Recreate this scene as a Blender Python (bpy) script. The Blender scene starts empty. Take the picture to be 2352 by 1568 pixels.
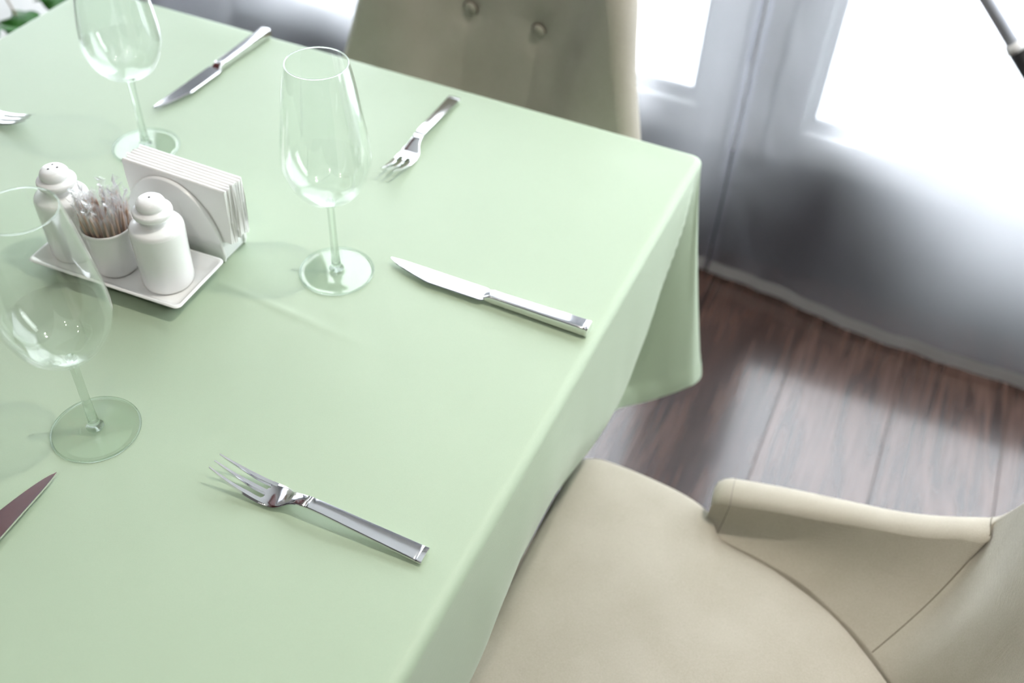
import bpy, bmesh, math, random
from mathutils import Vector, Matrix, noise
from mathutils.bvhtree import BVHTree
random.seed(7)
scene = bpy.context.scene
col = scene.collection
PI = math.pi

# ------------------------------------------------------------------ camera, sky, exposure
cam_d = bpy.data.cameras.new('camera')
cam = bpy.data.objects.new('camera', cam_d)
col.objects.link(cam)
RIGHT = Vector((0.9105808, 0.4111469, 0.0424370))
UP = Vector((-0.3145850, 0.6227816, 0.7163653))
FWD = Vector((-0.2681024, 0.6656585, -0.6964336))
m = Matrix.Identity(4)
for i in range(3):
    m[i][0], m[i][1], m[i][2] = RIGHT[i], UP[i], -FWD[i]
m[0][3], m[1][3], m[2][3] = 0.6394, -0.5881, 1.43
cam.matrix_world = m
cam_d.sensor_width = 36.0
cam_d.lens = 36.496
cam_d.clip_start = 0.02
cam_d.dof.use_dof = True
cam_d.dof.focus_distance = 0.86
cam_d.dof.aperture_fstop = 4.0
scene.camera = cam

world = bpy.data.worlds.new('overcast_sky')
scene.world = world
world.use_nodes = True
bg = world.node_tree.nodes['Background']
bg.inputs['Color'].default_value = (0.95, 0.975, 1.0, 1)
bg.inputs['Strength'].default_value = 10.0

scene.view_settings.view_transform = 'Standard'
scene.view_settings.look = 'None'
scene.view_settings.gamma = 1.0
scene.view_settings.use_curve_mapping = False
scene.view_settings.exposure = 0.0
scene.cycles.transparent_max_bounces = 24
scene.cycles.max_bounces = 8
scene.cycles.diffuse_bounces = 3
scene.cycles.glossy_bounces = 4
scene.cycles.transmission_bounces = 8
scene.cycles.sample_clamp_indirect = 8.0
scene.cycles.use_denoising = True
scene.cycles.use_adaptive_sampling = True
scene.cycles.adaptive_threshold = 0.08

# ------------------------------------------------------------------ helpers
def tag(o, label=None, cat=None, group=None, kind=None):
    if label: o['label'] = label
    if cat: o['category'] = cat
    if group: o['group'] = group
    if kind: o['kind'] = kind
    return o

def empty(name, loc=(0, 0, 0), rz=0.0):
    o = bpy.data.objects.new(name, None)
    o.empty_display_size = 0.05
    o.location = loc
    o.rotation_euler = (0, 0, rz)
    col.objects.link(o)
    return o

def mesh_data(name, verts, faces, mat, smooth=True, angle=None):
    me = bpy.data.meshes.new(name)
    me.from_pydata([tuple(v) for v in verts], [], [tuple(f) for f in faces])
    bm = bmesh.new(); bm.from_mesh(me)
    bmesh.ops.recalc_face_normals(bm, faces=bm.faces)
    bm.to_mesh(me); bm.free()
    me.validate()
    if smooth:
        me.shade_smooth()
        if angle is not None:
            me.set_sharp_from_angle(angle=math.radians(angle))
    if mat: me.materials.append(mat)
    return me

def link(name, me, parent=None, loc=None, rot=None):
    o = bpy.data.objects.new(name, me)
    col.objects.link(o)
    if parent: o.parent = parent
    if loc: o.location = loc
    if rot: o.rotation_euler = rot
    return o

def obj(name, verts, faces, mat, parent=None, smooth=True, angle=None, loc=None, rot=None):
    return link(name, mesh_data(name, verts, faces, mat, smooth, angle), parent, loc, rot)

def box_vf(x0, x1, y0, y1, z0, z1):
    v = [(x0, y0, z0), (x1, y0, z0), (x1, y1, z0), (x0, y1, z0), (x0, y0, z1), (x1, y0, z1), (x1, y1, z1), (x0, y1, z1)]
    f = [(0, 3, 2, 1), (4, 5, 6, 7), (0, 1, 5, 4), (1, 2, 6, 5), (2, 3, 7, 6), (3, 0, 4, 7)]
    return v, f

def bevel_box(name, x0, x1, y0, y1, z0, z1, mat, parent=None, bev=0.004, seg=2):
    v, f = box_vf(x0, x1, y0, y1, z0, z1)
    me = bpy.data.meshes.new(name)
    me.from_pydata(v, [], f)
    bm = bmesh.new(); bm.from_mesh(me)
    if bev > 0:
        bmesh.ops.bevel(bm, geom=list(bm.edges), offset=bev, segments=seg, affect='EDGES', profile=0.5)
    bmesh.ops.recalc_face_normals(bm, faces=bm.faces)
    bm.to_mesh(me); bm.free()
    me.shade_smooth(); me.set_sharp_from_angle(angle=math.radians(35))
    me.materials.append(mat)
    return link(name, me, parent)

def lathe_vf(profile, n=48, c=(0, 0, 0), closed=False):
    """profile: list of (r, z); r==0 collapses to a pole"""
    v, f, rings = [], [], []
    for r, z in profile:
        if r < 1e-7:
            rings.append([len(v)]); v.append((c[0], c[1], c[2] + z))
        else:
            rings.append(list(range(len(v), len(v) + n)))
            for k in range(n):
                a = 2 * PI * k / n
                v.append((c[0] + r * math.cos(a), c[1] + r * math.sin(a), c[2] + z))
    pairs = list(zip(rings[:-1], rings[1:]))
    if closed: pairs.append((rings[-1], rings[0]))
    for a, b in pairs:
        if len(a) == 1 and len(b) == 1: continue
        for k in range(n):
            k2 = (k + 1) % n
            if len(a) == 1: f.append((a[0], b[k2], b[k]))
            elif len(b) == 1: f.append((a[k], a[k2], b[0]))
            else: f.append((a[k], a[k2], b[k2], b[k]))
    return v, f

def smooth_profile(pts, per=6):
    """Catmull-Rom through a list of 2D/3D points"""
    out = []
    n = len(pts)
    P = [Vector(p) for p in pts]
    for i in range(n - 1):
        p0, p1, p2, p3 = P[max(i - 1, 0)], P[i], P[i + 1], P[min(i + 2, n - 1)]
        for k in range(per):
            t = k / per
            out.append(0.5 * ((2 * p1) + (p2 - p0) * t + (2 * p0 - 5 * p1 + 4 * p2 - p3) * t * t + (3 * p1 - p0 - 3 * p2 + p3) * t ** 3))
    out.append(P[-1])
    return out

def tube_vf(path, rad, n=8, cap=True):
    P = [Vector(p) for p in path]
    rr = rad if isinstance(rad, (list, tuple)) else [rad] * len(P)
    v, f = [], []
    t0 = (P[1] - P[0]).normalized()
    ref = Vector((0, 0, 1)) if abs(t0.z) < 0.9 else Vector((1, 0, 0))
    u = t0.cross(ref).normalized()
    for i, p in enumerate(P):
        t = (P[min(i + 1, len(P) - 1)] - P[max(i - 1, 0)]).normalized()
        u = (u - t * u.dot(t)).normalized()
        w = t.cross(u)
        for k in range(n):
            a = 2 * PI * k / n
            v.append(p + (u * math.cos(a) + w * math.sin(a)) * rr[i])
    for i in range(len(P) - 1):
        for k in range(n):
            k2 = (k + 1) % n
            f.append((i * n + k, i * n + k2, (i + 1) * n + k2, (i + 1) * n + k))
    if cap:
        f.append(tuple(range(n - 1, -1, -1)))
        f.append(tuple(range((len(P) - 1) * n, len(P) * n)))
    return v, f

def grid_faces(nu, nv, off=0, wrap=False):
    f = []
    for i in range(nu - 1 + (1 if wrap else 0)):
        i2 = (i + 1) % nu
        for j in range(nv - 1):
            f.append((off + i * nv + j, off + i2 * nv + j, off + i2 * nv + j + 1, off + i * nv + j + 1))
    return f

def interp(tab, x):
    """piecewise smooth table lookup: tab rows (key, a, b, c..)"""
    if x <= tab[0][0]: return list(tab[0][1:])
    if x >= tab[-1][0]: return list(tab[-1][1:])
    for i in range(len(tab) - 1):
        a, b = tab[i], tab[i + 1]
        if a[0] <= x <= b[0]:
            t = (x - a[0]) / (b[0] - a[0])
            p, q = tab[max(i - 1, 0)], tab[min(i + 2, len(tab) - 1)]
            out = []
            for k in range(1, len(a)):
                dx = b[0] - a[0]
                ma = (b[k] - p[k]) / (b[0] - p[0]) * dx
                mb = (q[k] - a[k]) / (q[0] - a[0]) * dx
                h = (2 * t ** 3 - 3 * t * t + 1) * a[k] + (t ** 3 - 2 * t * t + t) * ma + (-2 * t ** 3 + 3 * t * t) * b[k] + (t ** 3 - t * t) * mb
                out.append(h)
            return out

# ------------------------------------------------------------------ materials
def new_mat(name):
    mt = bpy.data.materials.new(name)
    mt.use_nodes = True
    nt = mt.node_tree
    return mt, nt, nt.nodes['Principled BSDF'], nt.nodes['Material Output']

def principled(name, color, rough=0.5, metal=0.0, spec=0.5, **kw):
    mt, nt, b, o = new_mat(name)
    b.inputs['Base Color'].default_value = (*color, 1)
    b.inputs['Roughness'].default_value = rough
    b.inputs['Metallic'].default_value = metal
    b.inputs['Specular IOR Level'].default_value = spec
    for k, v in kw.items():
        b.inputs[k.replace('_', ' ')].default_value = v
    return mt

def N(nt, t, **kw):
    n = nt.nodes.new(t)
    for k, v in kw.items(): setattr(n, k, v)
    return n

def weave_mat(name, c1, c2, scale, bump, rough, spec=0.3, sheen=0.0, big=3.0):
    """woven fabric: fine thread relief, faint mottling"""
    mt, nt, b, o = new_mat(name)
    tc = N(nt, 'ShaderNodeTexCoord')
    n1 = N(nt, 'ShaderNodeTexNoise'); n1.inputs['Scale'].default_value = scale; n1.inputs['Detail'].default_value = 2
    n2 = N(nt, 'ShaderNodeTexNoise'); n2.inputs['Scale'].default_value = big; n2.inputs['Detail'].default_value = 3
    mp = N(nt, 'ShaderNodeMapping'); mp.inputs['Scale'].default_value = (1, 1, 0.35)
    w1 = N(nt, 'ShaderNodeTexWave', bands_direction='X'); w1.inputs['Scale'].default_value = scale * 0.5; w1.inputs['Distortion'].default_value = 0.4
    w2 = N(nt, 'ShaderNodeTexWave', bands_direction='Y'); w2.inputs['Scale'].default_value = scale * 0.5; w2.inputs['Distortion'].default_value = 0.4
    for x in (n1, n2): nt.links.new(tc.outputs['Object'], x.inputs['Vector'])
    for x in (w1, w2): nt.links.new(tc.outputs['Object'], x.inputs['Vector'])
    mx = N(nt, 'ShaderNodeMix', data_type='RGBA')
    mx.inputs['A'].default_value = (*c1, 1); mx.inputs['B'].default_value = (*c2, 1)
    ad = N(nt, 'ShaderNodeMath', operation='ADD')
    ml = N(nt, 'ShaderNodeMath', operation='MULTIPLY'); ml.inputs[1].default_value = 0.5
    nt.links.new(n1.outputs['Fac'], ad.inputs[0]); nt.links.new(n2.outputs['Fac'], ad.inputs[1])
    nt.links.new(ad.outputs[0], ml.inputs[0])
    rm = N(nt, 'ShaderNodeMapRange'); rm.inputs['From Min'].default_value = 0.35; rm.inputs['From Max'].default_value = 0.65
    nt.links.new(ml.outputs[0], rm.inputs['Value'])
    nt.links.new(rm.outputs['Result'], mx.inputs['Factor'])
    nt.links.new(mx.outputs['Result'], b.inputs['Base Color'])
    a2 = N(nt, 'ShaderNodeMath', operation='ADD')
    nt.links.new(w1.outputs['Fac'], a2.inputs[0]); nt.links.new(w2.outputs['Fac'], a2.inputs[1])
    a3 = N(nt, 'ShaderNodeMath', operation='ADD')
    nt.links.new(a2.outputs[0], a3.inputs[0]); nt.links.new(n1.outputs['Fac'], a3.inputs[1])
    bp = N(nt, 'ShaderNodeBump'); bp.inputs['Strength'].default_value = bump; bp.inputs['Distance'].default_value = 0.0006
    nt.links.new(a3.outputs[0], bp.inputs['Height'])
    nt.links.new(bp.outputs['Normal'], b.inputs['Normal'])
    b.inputs['Roughness'].default_value = rough
    b.inputs['Specular IOR Level'].default_value = spec
    b.inputs['Sheen Weight'].default_value = sheen
    return mt

CLOTH = weave_mat('green_tablecloth', (0.35, 0.447, 0.312), (0.38, 0.472, 0.337), 1500, 0.12, 0.5, spec=0.55, sheen=0.15)
UPHOL = weave_mat('beige_linen', (0.385, 0.355, 0.29), (0.455, 0.425, 0.36), 620, 0.30, 0.8, spec=0.2, sheen=0.2, big=14)
SEAM = principled('seam_thread', (0.10, 0.085, 0.06), 0.9)
CERAMIC = principled('white_porcelain', (0.87, 0.88, 0.87), 0.16, spec=0.5, Coat_Weight=0.4, Coat_Roughness=0.05)
PAPER = principled('white_paper', (0.93, 0.925, 0.91), 0.9, spec=0.1)
STEEL = principled('polished_steel', (0.80, 0.80, 0.80), 0.09, metal=1.0)
HOLE_SHADE = principled('hole_shade', (0.02, 0.02, 0.02), 0.9)
DARKWOOD = principled('dark_leg_wood', (0.05, 0.03, 0.02), 0.4)
PVC = principled('white_window_frame', (0.66, 0.68, 0.67), 0.35)
PIER = principled('white_pier_paint', (0.85, 0.86, 0.85), 0.7)
GASKET = principled('grey_gasket', (0.10, 0.105, 0.11), 0.7)
PARAPET_SHADE = principled('parapet_shade', (0.045, 0.046, 0.05), 0.5)  # near-black colour stands for the shade low down behind the curtain
WALLM = principled('dark_wall_paint', (0.13, 0.12, 0.115), 0.8)  # walls coloured dark to cut the light bounced onto the chairs
MAHOGANY = principled('mahogany', (0.10, 0.018, 0.016), 0.35)
CEILM = principled('ceiling_paint', (0.72, 0.72, 0.71), 0.9)
CONCRETE = principled('terrace_paving', (0.70, 0.71, 0.72), 0.9)
GREYMETAL = principled('grey_pole_metal', (0.55, 0.57, 0.62), 0.45, metal=0.2)
BLACKRUB = principled('black_rubber', (0.01, 0.011, 0.013), 0.6)
WHITEPLAST = principled('white_plastic', (0.8, 0.8, 0.8), 0.4)
SOIL = principled('soil', (0.03, 0.02, 0.015), 1.0)

def glass_thin(name, tint=(0.985, 0.995, 0.988), ior=1.5):
    mt, nt, b, o = new_mat(name)
    nt.nodes.remove(b)
    tr = N(nt, 'ShaderNodeBsdfTransparent'); tr.inputs['Color'].default_value = (*tint, 1)
    gl = N(nt, 'ShaderNodeBsdfGlossy'); gl.inputs['Roughness'].default_value = 0.0; gl.inputs['Color'].default_value = (1, 1, 1, 1)
    fr = N(nt, 'ShaderNodeFresnel'); fr.inputs['IOR'].default_value = ior
    mx = N(nt, 'ShaderNodeMixShader')
    geo = N(nt, 'ShaderNodeNewGeometry')
    # the same outside-in Fresnel on both faces of a thin wall
    mr = N(nt, 'ShaderNodeMapRange'); mr.inputs['To Min'].default_value = ior; mr.inputs['To Max'].default_value = 1.0 / ior
    nt.links.new(geo.outputs['Backfacing'], mr.inputs['Value']); nt.links.new(mr.outputs['Result'], fr.inputs['IOR'])
    nt.links.new(fr.outputs['Fac'], mx.inputs['Fac'])
    nt.links.new(tr.outputs[0], mx.inputs[1]); nt.links.new(gl.outputs[0], mx.inputs[2])
    nt.links.new(mx.outputs[0], o.inputs['Surface'])
    return mt

def glass_solid(name, mixf=0.35):
    mt, nt, b, o = new_mat(name)
    nt.nodes.remove(b)
    g = N(nt, 'ShaderNodeBsdfGlass'); g.inputs['IOR'].default_value = 1.48; g.inputs['Roughness'].default_value = 0.0
    g.inputs['Color'].default_value = (0.98, 1.0, 0.985, 1)
    tr = N(nt, 'ShaderNodeBsdfTransparent'); tr.inputs['Color'].default_value = (0.97, 0.99, 0.975, 1)
    mx = N(nt, 'ShaderNodeMixShader'); mx.inputs['Fac'].default_value = mixf
    nt.links.new(g.outputs[0], mx.inputs[1]); nt.links.new(tr.outputs[0], mx.inputs[2])
    nt.links.new(mx.outputs[0], o.inputs['Surface'])
    return mt
BOWLGLASS = glass_thin('wine_bowl_glass')
SOLIDGLASS = glass_solid('wine_stem_glass')
FOOTGLASS = glass_solid('wine_foot_glass', 0.8)
PANEGLASS = glass_thin('window_glass', (0.97, 0.985, 0.98))

def curtain_mat():
    mt, nt, b, o = new_mat('sheer_curtain')
    nt.nodes.remove(b)
    tr = N(nt, 'ShaderNodeBsdfTransparent'); tr.inputs['Color'].default_value = (0.95, 0.96, 1.0, 1)
    tl = N(nt, 'ShaderNodeBsdfTranslucent'); tl.inputs['Color'].default_value = (0.66, 0.67, 0.72, 1)
    df = N(nt, 'ShaderNodeBsdfDiffuse'); df.inputs['Color'].default_value = (0.22, 0.22, 0.26, 1)
    tc = N(nt, 'ShaderNodeTexCoord')
    nz = N(nt, 'ShaderNodeTexNoise'); nz.inputs['Scale'].default_value = 700
    nt.links.new(tc.outputs['Object'], nz.inputs['Vector'])
    bp = N(nt, 'ShaderNodeBump'); bp.inputs['Strength'].default_value = 0.15; bp.inputs['Distance'].default_value = 0.0005
    nt.links.new(nz.outputs['Fac'], bp.inputs['Height'])
    nt.links.new(bp.outputs['Normal'], df.inputs['Normal'])
    m1 = N(nt, 'ShaderNodeMixShader'); m1.inputs['Fac'].default_value = 0.35
    nt.links.new(tl.outputs[0], m1.inputs[1]); nt.links.new(df.outputs[0], m1.inputs[2])
    m2 = N(nt, 'ShaderNodeMixShader'); m2.inputs['Fac'].default_value = 0.52
    nt.links.new(tr.outputs[0], m2.inputs[1]); nt.links.new(m1.outputs[0], m2.inputs[2])
    nt.links.new(m2.outputs[0], o.inputs['Surface'])
    return mt
SHEER = curtain_mat()
HEMCLOTH = principled('curtain_hem_cloth', (0.42, 0.42, 0.43), 0.85, spec=0.1)

def wood_floor_mat():
    mt, nt, b, o = new_mat('walnut_laminate')
    tc = N(nt, 'ShaderNodeTexCoord')
    oi = N(nt, 'ShaderNodeObjectInfo')
    sc = N(nt, 'ShaderNodeVectorMath', operation='SCALE'); sc.inputs['Scale'].default_value = 1.0
    cmb = N(nt, 'ShaderNodeCombineXYZ')
    mlt = N(nt, 'ShaderNodeMath', operation='MULTIPLY'); mlt.inputs[1].default_value = 37.0
    nt.links.new(oi.outputs['Random'], mlt.inputs[0])
    nt.links.new(mlt.outputs[0], cmb.inputs['X']); nt.links.new(mlt.outputs[0], cmb.inputs['Y']); nt.links.new(mlt.outputs[0], cmb.inputs['Z'])
    ad = N(nt, 'ShaderNodeVectorMath', operation='ADD')
    nt.links.new(tc.outputs['Object'], ad.inputs[0]); nt.links.new(cmb.outputs[0], ad.inputs[1])
    mp = N(nt, 'ShaderNodeMapping'); mp.inputs['Scale'].default_value = (7.0, 1.1, 1.0)
    nt.links.new(ad.outputs[0], mp.inputs['Vector'])
    nz = N(nt, 'ShaderNodeTexNoise'); nz.inputs['Scale'].default_value = 1.0; nz.inputs['Detail'].default_value = 3; nz.inputs['Roughness'].default_value = 0.55
    nt.links.new(mp.outputs[0], nz.inputs['Vector'])
    # contour lines of a stretched noise = cathedral grain
    k = N(nt, 'ShaderNodeMath', operation='MULTIPLY'); k.inputs[1].default_value = 48.0
    nt.links.new(nz.outputs['Fac'], k.inputs[0])
    sn = N(nt, 'ShaderNodeMath', operation='SINE'); nt.links.new(k.outputs[0], sn.inputs[0])
    mp2 = N(nt, 'ShaderNodeMapping'); mp2.inputs['Scale'].default_value = (160.0, 6.0, 1.0)
    nt.links.new(ad.outputs[0], mp2.inputs['Vector'])
    n2 = N(nt, 'ShaderNodeTexNoise'); n2.inputs['Scale'].default_value = 1.0; n2.inputs['Detail'].default_value = 4
    nt.links.new(mp2.outputs[0], n2.inputs['Vector'])
    s2 = N(nt, 'ShaderNodeMath', operation='MULTIPLY_ADD'); s2.inputs[1].default_value = 0.15; s2.inputs[2].default_value = 0.1
    nt.links.new(sn.outputs[0], s2.inputs[0])
    a2 = N(nt, 'ShaderNodeMath', operation='ADD'); nt.links.new(s2.outputs[0], a2.inputs[0]); nt.links.new(n2.outputs['Fac'], a2.inputs[1])
    rp = N(nt, 'ShaderNodeValToRGB')
    rp.color_ramp.elements[0].position = 0.25; rp.color_ramp.elements[0].color = (0.020, 0.012, 0.010, 1)
    rp.color_ramp.elements[1].position = 0.85; rp.color_ramp.elements[1].color = (0.085, 0.050, 0.040, 1)
    nt.links.new(a2.outputs[0], rp.inputs['Fac'])
    hv = N(nt, 'ShaderNodeHueSaturation')
    vr = N(nt, 'ShaderNodeMapRange'); vr.inputs['To Min'].default_value = 0.8; vr.inputs['To Max'].default_value = 1.25
    nt.links.new(oi.outputs['Random'], vr.inputs['Value']); nt.links.new(vr.outputs[0], hv.inputs['Value'])
    nt.links.new(rp.outputs['Color'], hv.inputs['Color']); nt.links.new(hv.outputs[0], b.inputs['Base Color'])
    b.inputs['Roughness'].default_value = 0.22
    b.inputs['Coat Weight'].default_value = 1.0; b.inputs['Coat Roughness'].default_value = 0.12
    b.inputs['Specular IOR Level'].default_value = 0.5
    bp = N(nt, 'ShaderNodeBump'); bp.inputs['Strength'].default_value = 0.08; bp.inputs['Distance'].default_value = 0.001
    nt.links.new(a2.outputs[0], bp.inputs['Height']); nt.links.new(bp.outputs['Normal'], b.inputs['Normal'])
    return mt
FLOORWOOD = wood_floor_mat()

def pick_mat():
    mt, nt, b, o = new_mat('birch_toothpick')
    tc = N(nt, 'ShaderNodeTexCoord')
    mp = N(nt, 'ShaderNodeMapping'); mp.inputs['Scale'].default_value = (900, 900, 40)
    nt.links.new(tc.outputs['Object'], mp.inputs['Vector'])
    nz = N(nt, 'ShaderNodeTexNoise'); nz.inputs['Scale'].default_value = 1; nt.links.new(mp.outputs[0], nz.inputs['Vector'])
    rp = N(nt, 'ShaderNodeValToRGB')
    rp.color_ramp.elements[0].color = (0.36, 0.22, 0.15, 1); rp.color_ramp.elements[1].color = (0.62, 0.45, 0.34, 1)
    nt.links.new(nz.outputs['Fac'], rp.inputs['Fac']); nt.links.new(rp.outputs['Color'], b.inputs['Base Color'])
    b.inputs['Roughness'].default_value = 0.7
    return mt
PICK = pick_mat()

def film_mat():
    mt, nt, b, o = new_mat('clear_wrapper_film')
    nt.nodes.remove(b)
    tr = N(nt, 'ShaderNodeBsdfTransparent')
    gl = N(nt, 'ShaderNodeBsdfGlossy'); gl.inputs['Roughness'].default_value = 0.12
    tl = N(nt, 'ShaderNodeBsdfTranslucent'); tl.inputs['Color'].default_value = (0.9, 0.88, 0.88, 1)
    m1 = N(nt, 'ShaderNodeMixShader'); m1.inputs['Fac'].default_value = 0.5
    nt.links.new(gl.outputs[0], m1.inputs[1]); nt.links.new(tl.outputs[0], m1.inputs[2])
    m2 = N(nt, 'ShaderNodeMixShader')
    lw = N(nt, 'ShaderNodeFresnel')
    geo = N(nt, 'ShaderNodeNewGeometry')
    mr = N(nt, 'ShaderNodeMapRange'); mr.inputs['To Min'].default_value = 1.5; mr.inputs['To Max'].default_value = 1.0 / 1.5
    nt.links.new(geo.outputs['Backfacing'], mr.inputs['Value']); nt.links.new(mr.outputs['Result'], lw.inputs['IOR'])
    mad = N(nt, 'ShaderNodeMath', operation='MULTIPLY_ADD'); mad.inputs[1].default_value = 1.0; mad.inputs[2].default_value = 0.12
    nt.links.new(lw.outputs[0], mad.inputs[0]); nt.links.new(mad.outputs[0], m2.inputs['Fac'])
    nt.links.new(tr.outputs[0], m2.inputs[1]); nt.links.new(m1.outputs[0], m2.inputs[2])
    nt.links.new(m2.outputs[0], o.inputs['Surface'])
    return mt
FILM = film_mat()

def leaf_mat():
    mt, nt, b, o = new_mat('ivy_leaf')
    tc = N(nt, 'ShaderNodeTexCoord')
    nz = N(nt, 'ShaderNodeTexNoise'); nz.inputs['Scale'].default_value = 25; nt.links.new(tc.outputs['Object'], nz.inputs['Vector'])
    rp = N(nt, 'ShaderNodeValToRGB')
    rp.color_ramp.elements[0].color = (0.004, 0.045, 0.004, 1); rp.color_ramp.elements[1].color = (0.02, 0.15, 0.006, 1)
    nt.links.new(nz.outputs['Fac'], rp.inputs['Fac']); nt.links.new(rp.outputs['Color'], b.inputs['Base Color'])
    b.inputs['Roughness'].default_value = 0.45
    return mt
LEAF = leaf_mat()
STEMM = principled('plant_stem', (0.22, 0.16, 0.08), 0.7)

# ------------------------------------------------------------------ the room
TZ = 0.75
floor = obj('floor', *box_vf(-2.7, 2.7, -2.3, 1.43, -0.05, -0.012), principled('subfloor', (0.02, 0.015, 0.012), 0.9), smooth=False)
tag(floor, 'dark walnut laminate floor of long planks running towards the window', kind='structure')
PW, PL = 0.203, 1.35
me_plank = None
for i in range(-15, 10):
    x0 = 0.604 + i * PW
    off = ((i * 0.43) % 1.0) * 0.45
    j = 0
    y = 1.42 + off - PL
    while y > -2.2 - PL:
        ya, yb = max(y, -2.2), min(y + PL, 1.42)
        if yb - ya > 0.05:
            v, f = box_vf(0.0006, PW - 0.0006, 0.0006, yb - ya - 0.0006, -0.012, 0.0)
            # small chamfer so the joints read
            c = 0.0012
            v = [(0.0004, 0.0004, -0.012), (PW - 0.0004, 0.0004, -0.012), (PW - 0.0004, yb - ya - 0.0004, -0.012), (0.0004, yb - ya - 0.0004, -0.012),
                 (0.0004, 0.0004, -c * 0.6), (PW - 0.0004, 0.0004, -c * 0.6), (PW - 0.0004, yb - ya - 0.0004, -c * 0.6), (0.0004, yb - ya - 0.0004, -c * 0.6),
                 (c, c, 0), (PW - c, c, 0), (PW - c, yb - ya - c, 0), (c, yb - ya - c, 0)]
            f = [(0, 1, 5, 4), (1, 2, 6, 5), (2, 3, 7, 6), (3, 0, 4, 7), (4, 5, 9, 8), (5, 6, 10, 9), (6, 7, 11, 10), (7, 4, 8, 11), (8, 9, 10, 11), (3, 2, 1, 0)]
            obj('plank', v, f, FLOORWOOD, floor, smooth=False, loc=(x0, ya, 0))
        y -= PL

ceiling = obj('ceiling', *box_vf(-2.6, 2.6, -2.2, 1.42, 2.75, 2.85), CEILM, smooth=False)
tag(ceiling, 'white painted ceiling above the table', kind='structure')
wl = obj('wall_left', *box_vf(-2.7, -2.6, -2.2, 1.42, -0.012, 2.75), WALLM, smooth=False); tag(wl, kind='structure')
def wall_piece(y0, y1, z0, z1, par):
    return obj('wall_section', *box_vf(2.6, 2.7, y0, y1, z0, z1), WALLM, par, smooth=False)
wr = empty('wall_right', (0, 0, 0)); tag(wr, kind='structure')
RW = (0.70, 1.30, 0.45, 2.5)     # side window opening: y0, y1, z0, z1
wall_piece(-2.2, RW[0], -0.012, 2.75, wr); wall_piece(RW[1], 1.42, -0.012, 2.75, wr); wall_piece(RW[0], RW[1], -0.012, RW[2], wr); wall_piece(RW[0], RW[1], RW[3], 2.75, wr)
w4 = empty('window_4', (2.62, 0, 0)); tag(w4, 'side window in the right wall beyond the beige chair', kind='structure')
bevel_box('stile', 0, 0.06, RW[0], RW[0] + 0.07, RW[2], RW[3], PVC, w4, 0.005); bevel_box('stile', 0, 0.06, RW[1] - 0.07, RW[1], RW[2], RW[3], PVC, w4, 0.005)
bevel_box('rail', 0, 0.06, RW[0] + 0.07, RW[1] - 0.07, RW[2], RW[2] + 0.07, PVC, w4, 0.005); bevel_box('rail', 0, 0.06, RW[0] + 0.07, RW[1] - 0.07, RW[3] - 0.07, RW[3], PVC, w4, 0.005)
obj('pane', *box_vf(0.025, 0.031, RW[0] + 0.065, RW[1] - 0.065, RW[2] + 0.065, RW[3] - 0.065), PANEGLASS, w4, smooth=False)
wf = obj('wall_front', *box_vf(-2.7, 2.7, -2.3, -2.2, -0.012, 2.75), WALLM, smooth=False); tag(wf, kind='structure')
beam = bevel_box('trim_1', -2.0, -0.85, -1.5, 0.95, 2.52, 2.749, MAHOGANY, bev=0.01); tag(beam, 'unseen dark mahogany ceiling panel, put in for the near knife to reflect', kind='structure')  # unseen panel, put in so the near knife reflects dark red

# window wall: white uPVC frames with glass above and an added parapet below, coloured dark as shade
WY = 1.30
ws = obj('wall_back', *box_vf(-2.7, 2.7, 1.36, 1.42, 2.45, 2.75), WALLM, smooth=False); tag(ws, kind='structure')
def window_unit(name, x0, x1, label, midstiles=()):
    w = empty(name, (0, WY, 0)); tag(w, label, kind='structure')
    z0, zs, z1 = 0.245, 0.32, 2.45
    bevel_box('stile', x0, x0 + 0.075, -0.03, 0.035, z0, z1, PVC, w, 0.006)
    bevel_box('stile', x1 - 0.075, x1, -0.03, 0.035, z0, z1, PVC, w, 0.006)
    bevel_box('bottom_rail', x0 + 0.075, x1 - 0.075, -0.03, 0.035, zs - 0.075, zs, PVC, w, 0.006)
    bevel_box('top_rail', x0 + 0.075, x1 - 0.075, -0.03, 0.035, z1 - 0.075, z1, PVC, w, 0.006)
    bevel_box('glazing_bead', x0 + 0.075, x1 - 0.075, -0.012, 0.006, zs, zs + 0.014, PVC, w, 0.003)
    bevel_box('glazing_bead', x0 + 0.075, x0 + 0.089, -0.012, 0.006, zs + 0.014, z1 - 0.075, PVC, w, 0.003)
    bevel_box('glazing_bead', x1 - 0.089, x1 - 0.075, -0.012, 0.006, zs + 0.014, z1 - 0.075, PVC, w, 0.003)
    for (ga, gb) in ((x0 + 0.0885, x0 + 0.0935), (x1 - 0.0935, x1 - 0.0885)):
        bevel_box('gasket', ga, gb, -0.010, 0.0075, zs + 0.0145, z1 - 0.0755, GASKET, w, 0.0)
    bevel_box('gasket', x0 + 0.0935, x1 - 0.0935, -0.010, 0.0075, zs + 0.0142, zs + 0.019, GASKET, w, 0.0)
    for xs_ in (x0 + 0.004, x1 - 0.010):
        bevel_box('frame_joint', xs_, xs_ + 0.006, -0.0306, -0.028, z0, z1, GASKET, w, 0.0)
    p = obj('pane', *box_vf(x0 + 0.07, x1 - 0.07, 0.008, 0.014, zs - 0.005, z1 - 0.07), PANEGLASS, w, smooth=False)
    return w
window_unit('window_1', 0.405, 1.80, 'white framed balcony door with tall bright pane right of the table corner')
window_unit('window_2', -0.87, 0.34, 'white framed window behind the far chair, bright through the sheer curtain')
tag(bevel_box('trim_2', 0.34, 0.405, 1.265, 1.345, 0, 2.45, PVC, None, 0.006), 'white post between the two windows', kind='structure')
window_unit('window_3', -2.60, -1.08, 'white framed window at the far left behind the curtain')
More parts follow.
